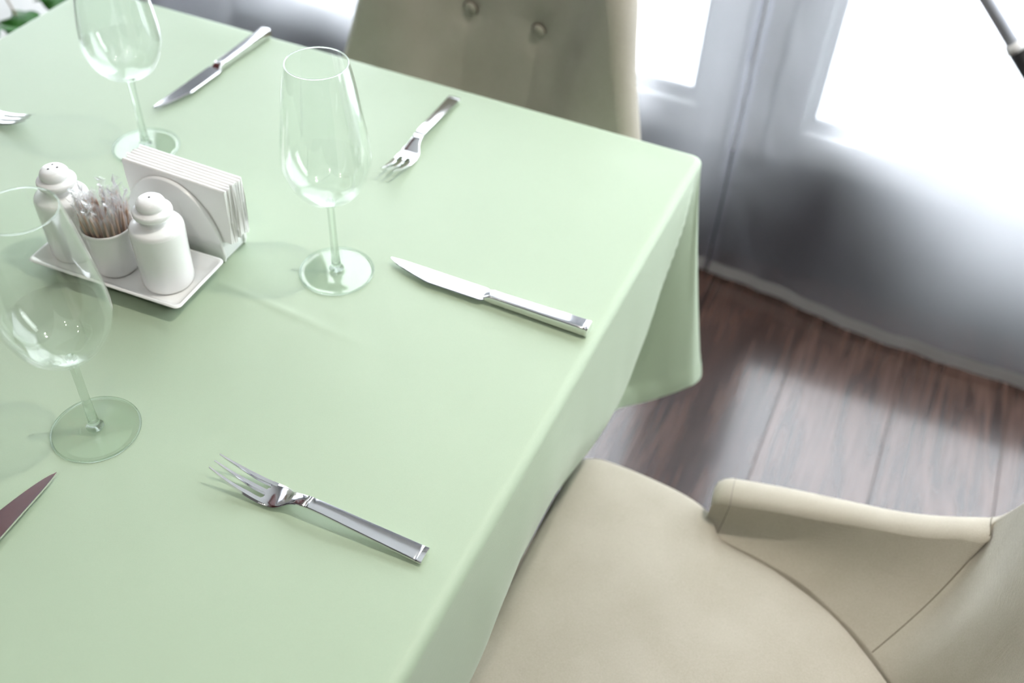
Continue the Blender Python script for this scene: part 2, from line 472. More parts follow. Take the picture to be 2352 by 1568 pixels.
tag(bevel_box('trim_3', -1.0799, -0.8701, 1.25, 1.36, 0, 2.45, PIER, None, 0.004), 'white pier between windows on the left', kind='structure')
tag(bevel_box('trim_4', 1.80, 2.6, 1.30, 1.36, 0, 2.45, WALLM, None, 0.004), 'dark wall end right of the balcony door', kind='structure')

tag(bevel_box('trim_6', -2.6, -1.08, 1.25, 1.36, 0, 0.2449, PARAPET_SHADE, None, 0.004), 'low parapet added under the far left window, coloured dark as shade', kind='structure')
tag(bevel_box('trim_5', -0.87, 2.6, 1.25, 1.36, 0, 0.2449, PARAPET_SHADE, None, 0.004), 'low parapet added under the windows, coloured dark as shade', kind='structure')
ground = obj('ground', *box_vf(-14, 14, 1.43, 24, -0.25, -0.15), CONCRETE, smooth=False)
tag(ground, 'bright pale terrace outside the windows', kind='structure')

# ------------------------------------------------------------------ ceiling downlights
def downlight(x, y, power, label, size=0.09):
    e = empty('ceiling_downlight', (x, y, 2.75))
    tag(e, label, 'ceiling light', 'ceiling downlights')
    v, f = lathe_vf([(0.050, -0.002), (0.050, -0.006), (0.068, -0.010), (0.072, -0.004), (0.070, 0.0)], 32)
    obj('bezel', v, f, WHITEPLAST, e)
    L = bpy.data.lights.new('downlight_lamp', 'AREA')
    L.shape = 'DISK'; L.size = size; L.energy = power; L.color = (1.0, 0.93, 0.82); L.spread = math.radians(110)
    lo = bpy.data.objects.new('lamp', L); col.objects.link(lo)
    lo.parent = e; lo.location = (0, 0, -0.012)
    return e
downlight(1.02, 0.46, 12.5, 'recessed ceiling downlight over the beige armchair beside the table')
downlight(0.75, -1.35, 7, 'unseen fill downlight behind the camera, placed to brighten porcelain and napkins')  # unseen fill lamp, placed to light the camera-facing porcelain and napkins
downlight(-0.55, -1.0, 2, 'recessed ceiling downlight near the mahogany ceiling panel')

# ------------------------------------------------------------------ sheer curtains
def curtain(name, x0, x1, ytab, label, seed, folds):
    nx, nz = 220, 70
    v = []
    zlo, zhi = 0.012, 2.55
    for i in range(nx):
        u = i / (nx - 1)
        x = x0 + (x1 - x0) * u
        yb, ym, yt = interp(ytab, x)
        for j in range(nz):
            t = (j / (nz - 1)) ** 1.6
            z = zlo + (zhi - zlo) * t
            k = min(z / 0.35, 1.0); k = k * k * (3 - 2 * k)
            k2 = min(max((z - 0.35) / 1.4, 0), 1)
            y = yb + (ym - yb) * k + (yt - ym) * k2
            amp = folds * (0.35 + 0.65 * min(z / 1.2, 1))
            y += amp * (math.sin(x * 21 + seed) * 0.5 + math.sin(x * 47 + seed * 2.1 + z * 0.7) * 0.35)
            y += 0.010 * noise.noise(Vector((x * 6 + seed, z * 5, seed)))
            y += 0.010 * math.exp(-((x - 0.42) / 0.07) ** 2) * noise.noise(Vector((x * 30 + z * 14, z * 9 - x * 10, seed)))
            v.append((x, y, z))
    f = grid_faces(nx, nz)
    e = empty(name, ((x0 + x1) / 2, v[(nx // 2) * nz][1], 0))
    tag(e, label, 'curtain')
    org = e.location
    vv = [(a - org.x, b - org.y, c) for a, b, c in v]
    panel = obj('sheer_panel', vv, f, SHEER, e)
    # doubled hem along the bottom and side edges, a second layer of cloth just in front
    hem = []
    for i in range(nx):
        for t in (0.0, 0.015, 0.030):
            yb = v[i * nz][1]
            hem.append((v[i * nz][0] - org.x, yb - org.y - 0.0025 - 0.0015 * math.sin(i * 0.6), 0.0105 + t))
    obj('hem', hem, grid_faces(nx, 3), HEMCLOTH, panel)
    for side in (0, nx - 1):
        sd = []
        sgn = 1 if side == 0 else -1
        for j in range(nz):
            a = v[side * nz + j]
            for t in (0.0, 0.011):
                sd.append((a[0] - org.x + sgn * t, a[1] - org.y - 0.0025, a[2]))
        obj('side_hem', sd, grid_faces(nz, 2), SHEER, panel)
    return e
# columns: x, y at hem, y at sill height, y at top
curtain('sheer_curtain', 0.376, 2.3, [(0.37, 1.160, 1.155, 1.16), (0.46, 1.150, 1.19, 1.17), (0.57, 1.136, 1.235, 1.19), (0.70, 1.11, 1.18, 1.18),
        (0.85, 1.098, 1.11, 1.16), (1.03, 1.105, 1.09, 1.16), (1.4, 1.12, 1.12, 1.16), (2.3, 1.13, 1.13, 1.16)],
        'white sheer curtain panel over the right-hand balcony door, hem touching the floor', 0.4, 0.006)
curtain('sheer_curtain', -2.5, 0.372, [(-2.5, 1.13, 1.13, 1.16), (-1.0, 1.15, 1.15, 1.16), (-0.6, 1.15, 1.23, 1.18), (-0.3, 1.14, 1.17, 1.18), (0.0, 1.14, 1.20, 1.18), (0.18, 1.15, 1.20, 1.18),
        (0.30, 1.155, 1.12, 1.17), (0.372, 1.162, 1.158, 1.162)],
        'white sheer curtain panel hanging behind the far chair and table corner', 2.3, 0.008)

# ------------------------------------------------------------------ pole outside the window
o0 = Vector((1.50, 0.92, 0.0))
pole = empty('leaning_pole', o0)
tag(pole, 'thin grey pole with black lower sleeve leaning by the bright curtain, upper right', 'pole')
J = Vector((0.7690, 1.055, 0.6870))                       # joint between shaft and sleeve
d = Vector((-0.0620, 0.008, 0.0570)).normalized()
v, f = tube_vf([J - o0, J - o0 + d * 0.62], [0.0100, 0.0090], 16); obj('shaft', v, f, GREYMETAL, pole)
v, f = tube_vf([J - o0 - d * 0.010, J - o0 + d * 0.004], [0.0150, 0.0130], 16); obj('collar', v, f, WHITEPLAST, pole)
base = J - d * 0.010
k = base.z / d.z
v, f = tube_vf([base - o0, base - d * (k - 0.02) - o0], [0.0135, 0.0135], 16); obj('sleeve', v, f, BLACKRUB, pole)
# ------------------------------------------------------------------ planter and plant at the left
planter = empty('planter', (-1.0, 0.69, 0)); tag(planter, 'white square planter beyond the far left corner of the table', 'planter')
v, f = [], []
for (h, z) in ((0.195, 0), (0.20, 0.58), (0.20, 0.62), (0.18, 0.62), (0.175, 0.58)):
    v += [(-h, -h, z), (h, -h, z), (h, h, z), (-h, h, z)]
for k in range(4):
    for s in range(4):
        f.append((k * 4 + s, k * 4 + (s + 1) % 4, (k + 1) * 4 + (s + 1) % 4, (k + 1) * 4 + s))
f.append((3, 2, 1, 0))
obj('planter_box', v, f, principled('planter_glaze', (0.75, 0.75, 0.74), 0.4), planter, smooth=False)
obj('soil', [(-0.174, -0.174, 0.585), (0.174, -0.174, 0.585), (0.174, 0.174, 0.585), (-0.174, 0.174, 0.585)], [(0, 1, 2, 3)], SOIL, planter, smooth=False)
plant = empty('ivy_plant', (-1.0, 0.69, 0.585)); tag(plant, 'dark green lobed-leaf plant in the white planter at far left', 'plant')
def leaf_vf():
    n = 30
    v = [(0, 0, 0.004)]
    for k in range(n):
        a = 2 * PI * k / n
        r = 0.030 * (1 + 0.16 * math.cos(5 * a) + 0.05 * math.cos(11 * a + 1)) * (1 if abs(a - PI) > 0.4 else 0.55)
        v.append((r * math.cos(a), r * math.sin(a), -0.006 * (r / 0.03) ** 2 + 0.002 * math.sin(5 * a)))
    m2 = len(v)
    v += [(p[0], p[1], p[2] - 0.0007) for p in v]
    f = []
    for k in range(n):
        f.append((0, 1 + k, 1 + (k + 1) % n))
        f.append((m2, m2 + 1 + (k + 1) % n, m2 + 1 + k))
        f.append((1 + k, m2 + 1 + k, m2 + 1 + (k + 1) % n, 1 + (k + 1) % n))
    return v, f
leaf_me = mesh_data('leaf', *leaf_vf(), LEAF)
leaf_spots = [(-0.712, 0.487, 0.600, 1.25), (-0.708, 0.531, 0.598, 1.05), (-0.695, 0.605, 0.607, 1.0)]
for k in range(16):
    a = random.uniform(0, 2 * PI); r = random.uniform(0.02, 0.24)
    leaf_spots.append((-1.06 + r * math.cos(a), 0.74 + r * math.sin(a), random.uniform(0.66, 0.80), random.uniform(0.8, 1.3)))
for k, (x, y, z, s) in enumerate(leaf_spots):
    st = [Vector((random.uniform(-0.04, 0.04), random.uniform(-0.04, 0.04), -0.002)), None, Vector((x + 1.0, y - 0.69, z - 0.585 - 0.002))]
    st[1] = (st[0] + st[2]) / 2 + Vector((0, 0, 0.10))
    pth = smooth_profile(st, 6)
    v, f = tube_vf(pth, 0.0015, 6)
    obj('stem', v, f, STEMM, plant)
    lo = link('leaf', leaf_me, plant, (x + 1.0, y - 0.69, z - 0.585), (random.uniform(-0.3, 0.3), random.uniform(-0.3, 0.3) , random.uniform(0, 6.28)))
    lo.scale = (s, s, s)

# ------------------------------------------------------------------ table and tablecloth
table = empty('dining_table', (0, 0, 0)); tag(table, 'square dining table hidden under the pale green cloth', 'table')
bevel_box('table_top', -0.445, 0.445, -0.445, 0.445, 0.718, 0.7478, DARKWOOD, table, 0.004)
bevel_box('column', -0.045, 0.045, -0.045, 0.045, 0.03, 0.718, DARKWOOD, table, 0.006)
bevel_box('foot_plate', -0.21, 0.21, -0.21, 0.21, 0.0, 0.03, DARKWOOD, table, 0.006)

def cloth():
    HX = 0.4505; RC = 0.010; E = 0.011   # half size, corner radius, edge rounding
    tip = (0.500, 0.482, 0.395)
    # rows: coordinate along the side -> (outward position, position along side, hem height)
    right = [(-0.4405, 0.500, -0.410, 0.42), (-0.42, 0.470, -0.385, 0.43), (-0.36, 0.440, -0.33, 0.45), (-0.25, 0.428, -0.25, 0.46), (-0.10, 0.418, -0.10, 0.465), (0.05, 0.4120, 0.05, 0.465),
             (0.14, 0.413, 0.14, 0.465), (0.20, 0.417, 0.19, 0.463), (0.27, 0.416, 0.255, 0.435), (0.33, 0.419, 0.318, 0.408), (0.37, 0.427, 0.354, 0.393), (0.395, 0.441, 0.376, 0.387), (0.415, 0.459, 0.395, 0.387), (0.430, 0.480, 0.415, 0.391), (0.4405, 0.499, 0.437, 0.395)]
    # height of the outward crest of the hanging side
    crest = [(-0.44, 0.56), (-0.30, 0.58), (-0.19, 0.602), (-0.12, 0.645), (-0.05, 0.670), (0.015, 0.655), (0.085, 0.624), (0.15, 0.592), (0.20, 0.585), (0.245, 0.610), (0.30, 0.637), (0.345, 0.668), (0.38, 0.700), (0.41, 0.722), (0.44, 0.735)]
    far = [(-0.4405, 0.500, -0.415, 0.46), (-0.40, 0.470, -0.37, 0.53), (-0.33, 0.456, -0.31, 0.58), (0.0, 0.456, 0.0, 0.585), (0.33, 0.456, 0.31, 0.58), (0.40, 0.468, 0.37, 0.53), (0.4405, 0.50, 0.42, 0.43)]
    near = [(-0.4405, 0.506, -0.405, 0.42), (-0.40, 0.475, -0.345, 0.46), (-0.33, 0.458, -0.28, 0.48), (0.0, 0.455, 0.0, 0.49), (0.33, 0.458, 0.28, 0.48), (0.40, 0.475, 0.345, 0.46), (0.4405, 0.506, 0.405, 0.42)]
    # perimeter walk counter-clockwise: right(+y), far(-x), left(-y), near(+x)
    B, H = [], []
    def side(tab, fn, n=150):
        for k in range(n):
            t = k / n
            s = (HX - RC) * (0.55 * (2 * t - 1) + 0.45 * math.sin(PI * (t - 0.5)))
            o, a, z = interp(tab, s)
            B.append(fn(HX, s)); h = fn(o, a); H.append((h[0], h[1], z))
    def corner(cx, cy, a0, h0, h1, tipp, n=26):
        for k in range(n):
            t = k / n
            a = a0 + PI / 2 * t
            B.append((cx + RC * math.cos(a), cy + RC * math.sin(a)))
            # bezier through the tip
            w0, w1, w2 = (1 - t) ** 2, 2 * t * (1 - t), t * t
            H.append(tuple(w0 * h0[i] + w1 * tipp[i] + w2 * h1[i] for i in range(3)))
    fr = lambda o, a: (o, a)
    ff = lambda o, a: (-a, o)
    fl = lambda o, a: (-o, -a)
    fn = lambda o, a: (a, -o)
    e = HX - RC
    def hp(tab, fnc, s):
        o, a, z = interp(tab, s); p = fnc(o, a); return (p[0], p[1], z)
    side(right, fr)
    corner(e, e, 0, hp(right, fr, e), hp(far, ff, -e), (0.522, 0.520, 0.355))
    side(far, ff)
    corner(-e, e, PI / 2, hp(far, ff, e), hp(near, fl, -e), (-0.525, 0.515, 0.375))
    side(near, fl)
    corner(-e, -e, PI, hp(near, fl, e), hp(near, fn, -e), (-0.525, -0.525, 0.375))
    side(near, fn)
    corner(e, -e, 1.5 * PI, hp(near, fn, e), hp(right, fr, -e), (0.525, -0.525, 0.375))
    n = len(B)
    NT, NE, NS = 60, 7, 36
    def top_z(x, y):
        z = TZ
        # faint fold line running across the middle of the cloth towards the right
        for (ax, ay, bx, by, h, w) in ((0.07, 0.010, 0.27, -0.006, 0.0007, 0.0045),):
            dx, dy = bx - ax, by - ay; L = math.hypot(dx, dy)
            t = ((x - ax) * dx + (y - ay) * dy) / L / L
            if -0.2 < t < 1.2:
                dd = ((x - ax) * -dy + (y - ay) * dx) / L
                z += h * math.exp(-(dd / w) ** 2) * max(0, 1 - abs(t - 0.5) * 1.6)
        z += 0.0006 * noise.noise(Vector((x * 7, y * 7, 3.1))) * min(1, (0.45 - max(abs(x), abs(y))) * 20 if max(abs(x), abs(y)) < 0.45 else 0)
        # soft ripples along the far edge
        if y > 0.36: z += 0.0009 * math.sin(x * 26 + 1.0) * math.exp(-((y - 0.415) / 0.025) ** 2)
        return z - 0.0004
    rings = []
    for k in range(1, NT + 1):
        s = k / NT
        ring = []
        for (bx, by) in B:
            # inner point: shrink towards centre up to the start of the edge rounding
            ln = math.hypot(bx, by)
            q = (1 - E / max(abs(bx), abs(by))) * s
            x, y = bx * q, by * q
            ring.append((x, y, top_z(x, y)))
        rings.append(ring)
    NORM = []
    for i in range(n):
        a, b = B[i - 1], B[(i + 1) % n]
        tx, ty = b[0] - a[0], b[1] - a[1]; L = math.hypot(tx, ty)
        NORM.append((ty / L, -tx / L))
    for k in range(1, NE + 1):
        a = PI / 2 * k / NE
        ring = []
        for i, (bx, by) in enumerate(B):
            inx, iny, inz = rings[NT - 1][i]
            ox, oy = bx - inx, by - iny
            ring.append((inx + ox * math.sin(a), iny + oy * math.sin(a), TZ - 0.0004 - E * (1 - math.cos(a))))
        rings.append(ring)
    for k in range(1, NS + 1):
        t = k / NS
        ring = []
        for i, (bx, by) in enumerate(B):
            hx, hy, hz = H[i]
            g = t ** 1.15
            nx, ny = NORM[i]
            z = (TZ - E) + (hz - (TZ - E)) * t
            if bx > HX - 0.0001 and abs(by) <= e:
                zc = interp(crest, by)[0]
                fade = min(1, max(0, (e - abs(by)) / 0.07)); fade = fade * fade * (3 - 2 * fade)
                tc = max(0.02, (TZ - E - zc) / (TZ - E - hz)) * fade
                bul = 0.0075 * fade * (math.sin(PI / 2 * min(1, t / tc)) if tc > 1e-4 else 1)
                u = max(0, (t - tc) / (1 - tc))
                g = u ** 1.35 * fade + g * (1 - fade)
                x = bx + bul + (hx - bx - bul) * g
                x -= 0.040 * math.exp(-((by - 0.372) / 0.042) ** 2) * math.sin(PI * min(1, u * 1.02)) ** 0.75
                y = by + (hy - by) * g
            else:
                x = bx + (hx - bx) * g
                y = by + (hy - by) * g
            s = bx * 1.0 + by
            rip = 0.0011 * math.sin((by + bx) * 47 + 0.5 - 1.6 * t) + 0.0005 * math.sin((by + bx) * 101 + 2.0 + 2 * t) + 0.004 * math.sin((by + bx) * 19 + 1.2 + 0.8 * t)
            rip *= t ** 0.8 * (1 - 0.3 * t)
            x += nx * rip; y += ny * rip
            ring.append((x, y, z))
        rings.append(ring)
    v = [(0, 0, top_z(0, 0))]
    f = []
    for ring in rings: v += ring
    for i in range(n): f.append((0, 1 + i, 1 + (i + 1) % n))
    for r in range(len(rings) - 1):
        o1, o2 = 1 + r * n, 1 + (r + 1) * n
        for i in range(n):
            i2 = (i + 1) % n
            f.append((o1 + i, o2 + i, o2 + i2, o1 + i2))
    c = obj('tablecloth', v, f, CLOTH)
    md = c.modifiers.new('thickness', 'SOLIDIFY'); md.thickness = 0.0011; md.offset = -1
    # stitched hem: a doubled strip on the last centimetres
    hv = []
    R = len(rings)
    for i in range(n):
        nx, ny = NORM[i]
        for q, r in enumerate((R - 4, R - 3, R - 2, R - 1)):
            p = rings[r][i]
            pk = 0.0009 * math.sin(i * 0.9) * (1 if q in (1, 2) else 0.3)
            off = 0.0002 if q == 0 else 0.0014 + pk
            dz = -0.0012 if q == 3 else 0
            hv.append((p[0] + nx * off, p[1] + ny * off, p[2] + dz))
    hf = []
    for i in range(n):
        i2 = (i + 1) % n
        for q in range(3):
            hf.append((i * 4 + q, i * 4 + q + 1, i2 * 4 + q + 1, i2 * 4 + q))
    h = obj('hem', hv, hf, CLOTH, c)
    tag(c, 'pale green tablecloth covering the square table, corner draping towards the floor', 'tablecloth')
    return c
cloth()

# ------------------------------------------------------------------ chairs
def chair(name, loc, rz, label):
    e = empty(name, (loc[0], loc[1], 0), rz); tag(e, label, 'chair', 'beige upholstered dining chairs')
    # seat: outline in plan (d along +x from the front edge, w along y)
    half = [(0.0, 0.0), (0.0, 0.12), (0.001, 0.215), (0.012, 0.243), (0.05, 0.249), (0.12, 0.244), (0.160, 0.234), (0.178, 0.220), (0.190, 0.201), (0.205, 0.193), (0.26, 0.183), (0.33, 0.156), (0.38, 0.120), (0.42, 0.081), (0.445, 0.042), (0.452, 0.0)]
    hp = smooth_profile(half, 5)
    outline = [(p.x, p.y) for p in hp] + [(p.x, -p.y) for p in reversed(hp[1:-1])]
    n = len(outline); cx = 0.22
    v, f = [], []
    lev = [(0.93, 0.375), (0.985, 0.385), (1.0, 0.405), (1.0, 0.438), (0.99, 0.453), (0.965, 0.463), (0.92, 0.4685), (0.80, 0.472), (0.60, 0.476), (0.35, 0.479), (0.12, 0.480)]
    for s, z in lev:
        for (x, y) in outline: v.append((cx + (x - cx) * s, y * s, z))
    for k in range(len(lev) - 1):
        for i in range(n):
            i2 = (i + 1) % n
            f.append((k * n + i, k * n + i2, (k + 1) * n + i2, (k + 1) * n + i))
    f.append(tuple(range(n - 1, -1, -1)))
    top = len(v); v.append((cx, 0, 0.480)); o = (len(lev) - 1) * n
    for i in range(n): f.append((o + i, o + (i + 1) % n, top))
    seat = obj('seat', v, f, UPHOL, e, angle=60)
    # piping seam around the front top edge of the seat
    pth = [Vector((cx + (x - cx) * 0.998, y * 0.998, 0.447)) for (x, y) in outline if x < 0.2]
    pth.sort(key=lambda p: p.y)
    v, f = tube_vf(pth, 0.0016, 6); obj('piping', v, f, UPHOL, seat)
    # back shell with low wings: inner foot line I, padded rim line T
    I = [(0.185, 0.197), (0.24, 0.190), (0.295, 0.177), (0.345, 0.150), (0.366, 0.136), (0.382, 0.122), (0.396, 0.108), (0.411, 0.093), (0.428, 0.075), (0.446, 0.052), (0.458, 0.026), (0.462, 0.0)]
    T = [(0.190, 0.226, 0.488), (0.25, 0.232, 0.497), (0.315, 0.2355, 0.507), (0.376, 0.232, 0.526), (0.430, 0.235, 0.547), (0.467, 0.239, 0.567), (0.482, 0.224, 0.628), (0.496, 0.195, 0.735), (0.516, 0.176, 0.820), (0.550, 0.150, 0.885), (0.570, 0.09, 0.905), (0.577, 0.0, 0.912)]
    Is = smooth_profile([(a, b, 0.455) for a, b in I], 10); Ts = smooth_profile(T, 10)
    Is = Is + [Vector((p.x, -p.y, p.z)) for p in reversed(Is[:-1])]
    Ts = Ts + [Vector((p.x, -p.y, p.z)) for p in reversed(Ts[:-1])]
    ns = len(Ts)
    rr = 0.027
    NI, NR, NO = 80, 9, 14
    rows = []
    BUT = [(0.057, 0.733), (-0.057, 0.733)]
    for i in range(ns):
        tau = (Ts[min(i + 1, ns - 1)] - Ts[max(i - 1, 0)]).normalized()
        ed = (Ts[i] - Is[i]); 
        nn = tau.cross(ed).normalized()
        out = Vector((Ts[i].x - 0.15, Ts[i].y, 0))
        if nn.dot(out) < 0: nn = -nn
        e2 = nn.cross(tau).normalized()
        if e2.dot(ed) < 0: e2 = -e2
        row = []
        a0, a1 = Is[i], Ts[i] - nn * rr
        row.append(Vector((a0.x, a0.y, 0.386))); row.append(Vector((a0.x, a0.y, 0.42)))   # inner face runs down behind the seat
        for k in range(NI):
            t = k / NI
            p = a0.lerp(a1, t)
            p = p + nn * (0.012 * math.sin(PI * t))            # slight hollow
            # button pulls and the pleats under them
            for (bw, bz) in BUT:
                r2 = ((p.y - bw) ** 2 + (p.z - bz) ** 2)
                if p.x > 0.36:
                    p = p + nn * (0.0065 * math.exp(-r2 / (0.026 ** 2)))
                    if p.z < bz:
                        p = p + nn * (0.0028 * math.exp(-((p.y - bw) / 0.005) ** 2) * max(0, 1 - (bz - p.z) / 0.22))
            row.append(p)
        for k in range(NR):
            a = PI * k / (NR - 1)
            row.append(Ts[i] + (-nn * math.cos(a) + e2 * math.sin(a)) * rr)
        O = Is[i] + nn * 0.062; O.z = 0.386
        b0 = Ts[i] + nn * rr
        for k in range(1, NO + 1):
            t = k / NO
            row.append(b0.lerp(O, t) + nn * (0.008 * math.sin(PI * t)))
        rows.append(row)
    L = len(rows[0])
    # rounded ends of the wings
    def endring(row, dirv, s, dist):
        c = sum(row, Vector()) / len(row)
        return [c + (p - c) * s + dirv * dist for p in row]
    d0 = (Ts[0] - Ts[1]).normalized(); d1 = (Ts[-1] - Ts[-2]).normalized()
    pre = [endring(rows[0], d0, 0.72, 0.016), endring(rows[0], d0, 0.86, 0.014), endring(rows[0], d0, 0.955, 0.008)]
    post = [endring(rows[-1], d1, 0.955, 0.008), endring(rows[-1], d1, 0.86, 0.014), endring(rows[-1], d1, 0.72, 0.016)]
    allr = pre + rows + post
    v = [p for r in allr for p in r]
    f = []
    for i in range(len(allr) - 1):
        for k in range(L):
            k2 = (k + 1) % L
            f.append((i * L + k, (i + 1) * L + k, (i + 1) * L + k2, i * L + k2))
    f.append(tuple(range(L))); f.append(tuple(range(len(v) - 1, len(v) - L - 1, -1)))
    sh = obj('backrest', v, f, UPHOL, e, angle=80)
    bvh = BVHTree.FromPolygons([Vector(p) for p in v], f)
    # covered buttons
    for (bw, bz) in BUT:
        hit = bvh.ray_cast(Vector((0.30, bw, bz)), Vector((1, 0, 0)))
        p, nrm = hit[0], hit[1]
        if nrm.x > 0: nrm = -nrm
        vv, ff = lathe_vf([(0, -0.002), (0.0095, -0.002), (0.0105, 0.001), (0.0085, 0.0042), (0.004, 0.0058), (0, 0.006)], 24)
        b = obj('button', vv, ff, UPHOL, sh)
        p = p + nrm * 0.0022
        b.location = p; b.rotation_mode = 'QUATERNION'; b.rotation_quaternion = nrm.to_track_quat('Z', 'Y')
        vv, ff = lathe_vf([(0.0095, 0.0002), (0.0122, 0.0008), (0.0122, 0.0016), (0.0095, 0.0016)], 24, closed=True)
        g = obj('button_crease', vv, ff, SEAM, sh); g.location = p; g.rotation_mode = 'QUATERNION'; g.rotation_quaternion = nrm.to_track_quat('Z', 'Y')
    # stitched seams where wing meets back, and at the wing ends
    for idx, r in ((47, 0.00055), (ns - 48, 0.00055), (1, 0.0003), (ns - 2, 0.0003)):
        pth = rows[idx][3:NI + NR + 2]
        vv, ff = tube_vf(pth, r, 5); obj('seam', vv, ff, SEAM, sh)
    # tapered legs
    for (lx, ly) in ((0.05, 0.19), (0.05, -0.19), (0.36, 0.14), (0.36, -0.14)):
        sx = -0.03 if lx < 0.2 else 0.05
        vv, ff = tube_vf([(lx, ly, 0.385), (lx + sx, ly * 1.1, 0.0)], [0.020, 0.012], 14)
        obj('leg', vv, ff, DARKWOOD, e)
    return e
chair('dining_chair', (0.415, -0.04), 0.0, 'beige linen chair at the right side of the table, seat and low wing in view')
chair('dining_chair', (0.024, 0.147), PI / 2 - 0.13, 'beige linen chair with buttoned back at the far side of the table')

# ------------------------------------------------------------------ wine glasses
def glass_meshes():
    outer = smooth_profile([(0.0040, 0.0845), (0.0075, 0.0880), (0.016, 0.0915), (0.0270, 0.0985), (0.0355, 0.1110), (0.0405, 0.1255), (0.0414, 0.1350), (0.0402, 0.1510), (0.0370, 0.1760), (0.0330, 0.2030), (0.0295, 0.2220), (0.0276, 0.2300)], 7)
    inner = smooth_profile([(0.0267, 0.2303), (0.0285, 0.2220), (0.0320, 0.2030), (0.0360, 0.1760), (0.0392, 0.1510), (0.0404, 0.1350), (0.0394, 0.1260), (0.0343, 0.1125), (0.0258, 0.1010), (0.015, 0.0955), (0.006, 0.0940), (0.0, 0.0938)], 7)
    prof = [(0, 0.0843)] + [(max(p.x, 0), p.y) for p in outer] + [(0.02735, 0.2307), (0.02695, 0.2307)] + [(max(p.x, 0), p.y) for p in inner]
    prof[-1] = (0, 0.0938)
    bowl = mesh_data('bowl', *lathe_vf(prof, 72), BOWLGLASS)
    st = smooth_profile([(0.0042, 0.0868), (0.0039, 0.080), (0.0036, 0.065), (0.0036, 0.045), (0.0039, 0.025), (0.0045, 0.012), (0.0058, 0.0062), (0.0075, 0.0048)], 6)
    sp = [(0, 0.0868)] + [(p.x, p.y) for p in st] + [(0, 0.0048)]
    stem = mesh_data('stem', *lathe_vf(sp, 32), SOLIDGLASS)
    ft = smooth_profile([(0.0, 0.0052), (0.009, 0.0046), (0.018, 0.0036), (0.028, 0.0026), (0.0350, 0.0021)], 5)
    fp = [(p.x, p.y) for p in ft] + [(0.0366, 0.0019), (0.0371, 0.0013), (0.0369, 0.0006), (0.0355, 0.0002), (0.030, 0.0006), (0.015, 0.0012), (0, 0.0016)]
    fp[0] = (0, 0.0052)
    foot = mesh_data('foot', *lathe_vf(fp, 72), FOOTGLASS)
    rim_v, rim_f = lathe_vf([(0.02715 + 0.0006 * math.cos(a * PI / 4), 0.2305 + 0.0006 * math.sin(a * PI / 4)) for a in range(8)], 72, closed=True)
    rim = mesh_data('rim', rim_v, rim_f, SOLIDGLASS)
    fr_v, fr_f = lathe_vf([(0.0362 + 0.0009 * math.cos(a * PI / 4), 0.0011 + 0.0009 * math.sin(a * PI / 4)) for a in range(8)], 72, closed=True)
    return bowl, stem, foot, rim, mesh_data('foot_rim', fr_v, fr_f, SOLIDGLASS)
GB, GS, GF, GR, GFR = glass_meshes()
for (x, y, lab) in ((-0.1236, 0.1630, 'empty wine glass behind the napkin holder, farthest from the camera'),
                    (0.1796, 0.0745, 'empty wine glass standing alone between the napkin holder and the fork'),
                    (0.1071, -0.1943, 'empty wine glass nearest the camera, in front of the white tray')):
    g = empty('wine_glass', (x, y, TZ)); tag(g, lab, 'wine glass', 'wine glasses on the table')
    bw_ = link('bowl', GB, g); link('stem', GS, g); ft_ = link('foot', GF, g); link('rim', GR, bw_); link('foot_rim', GFR, ft_)

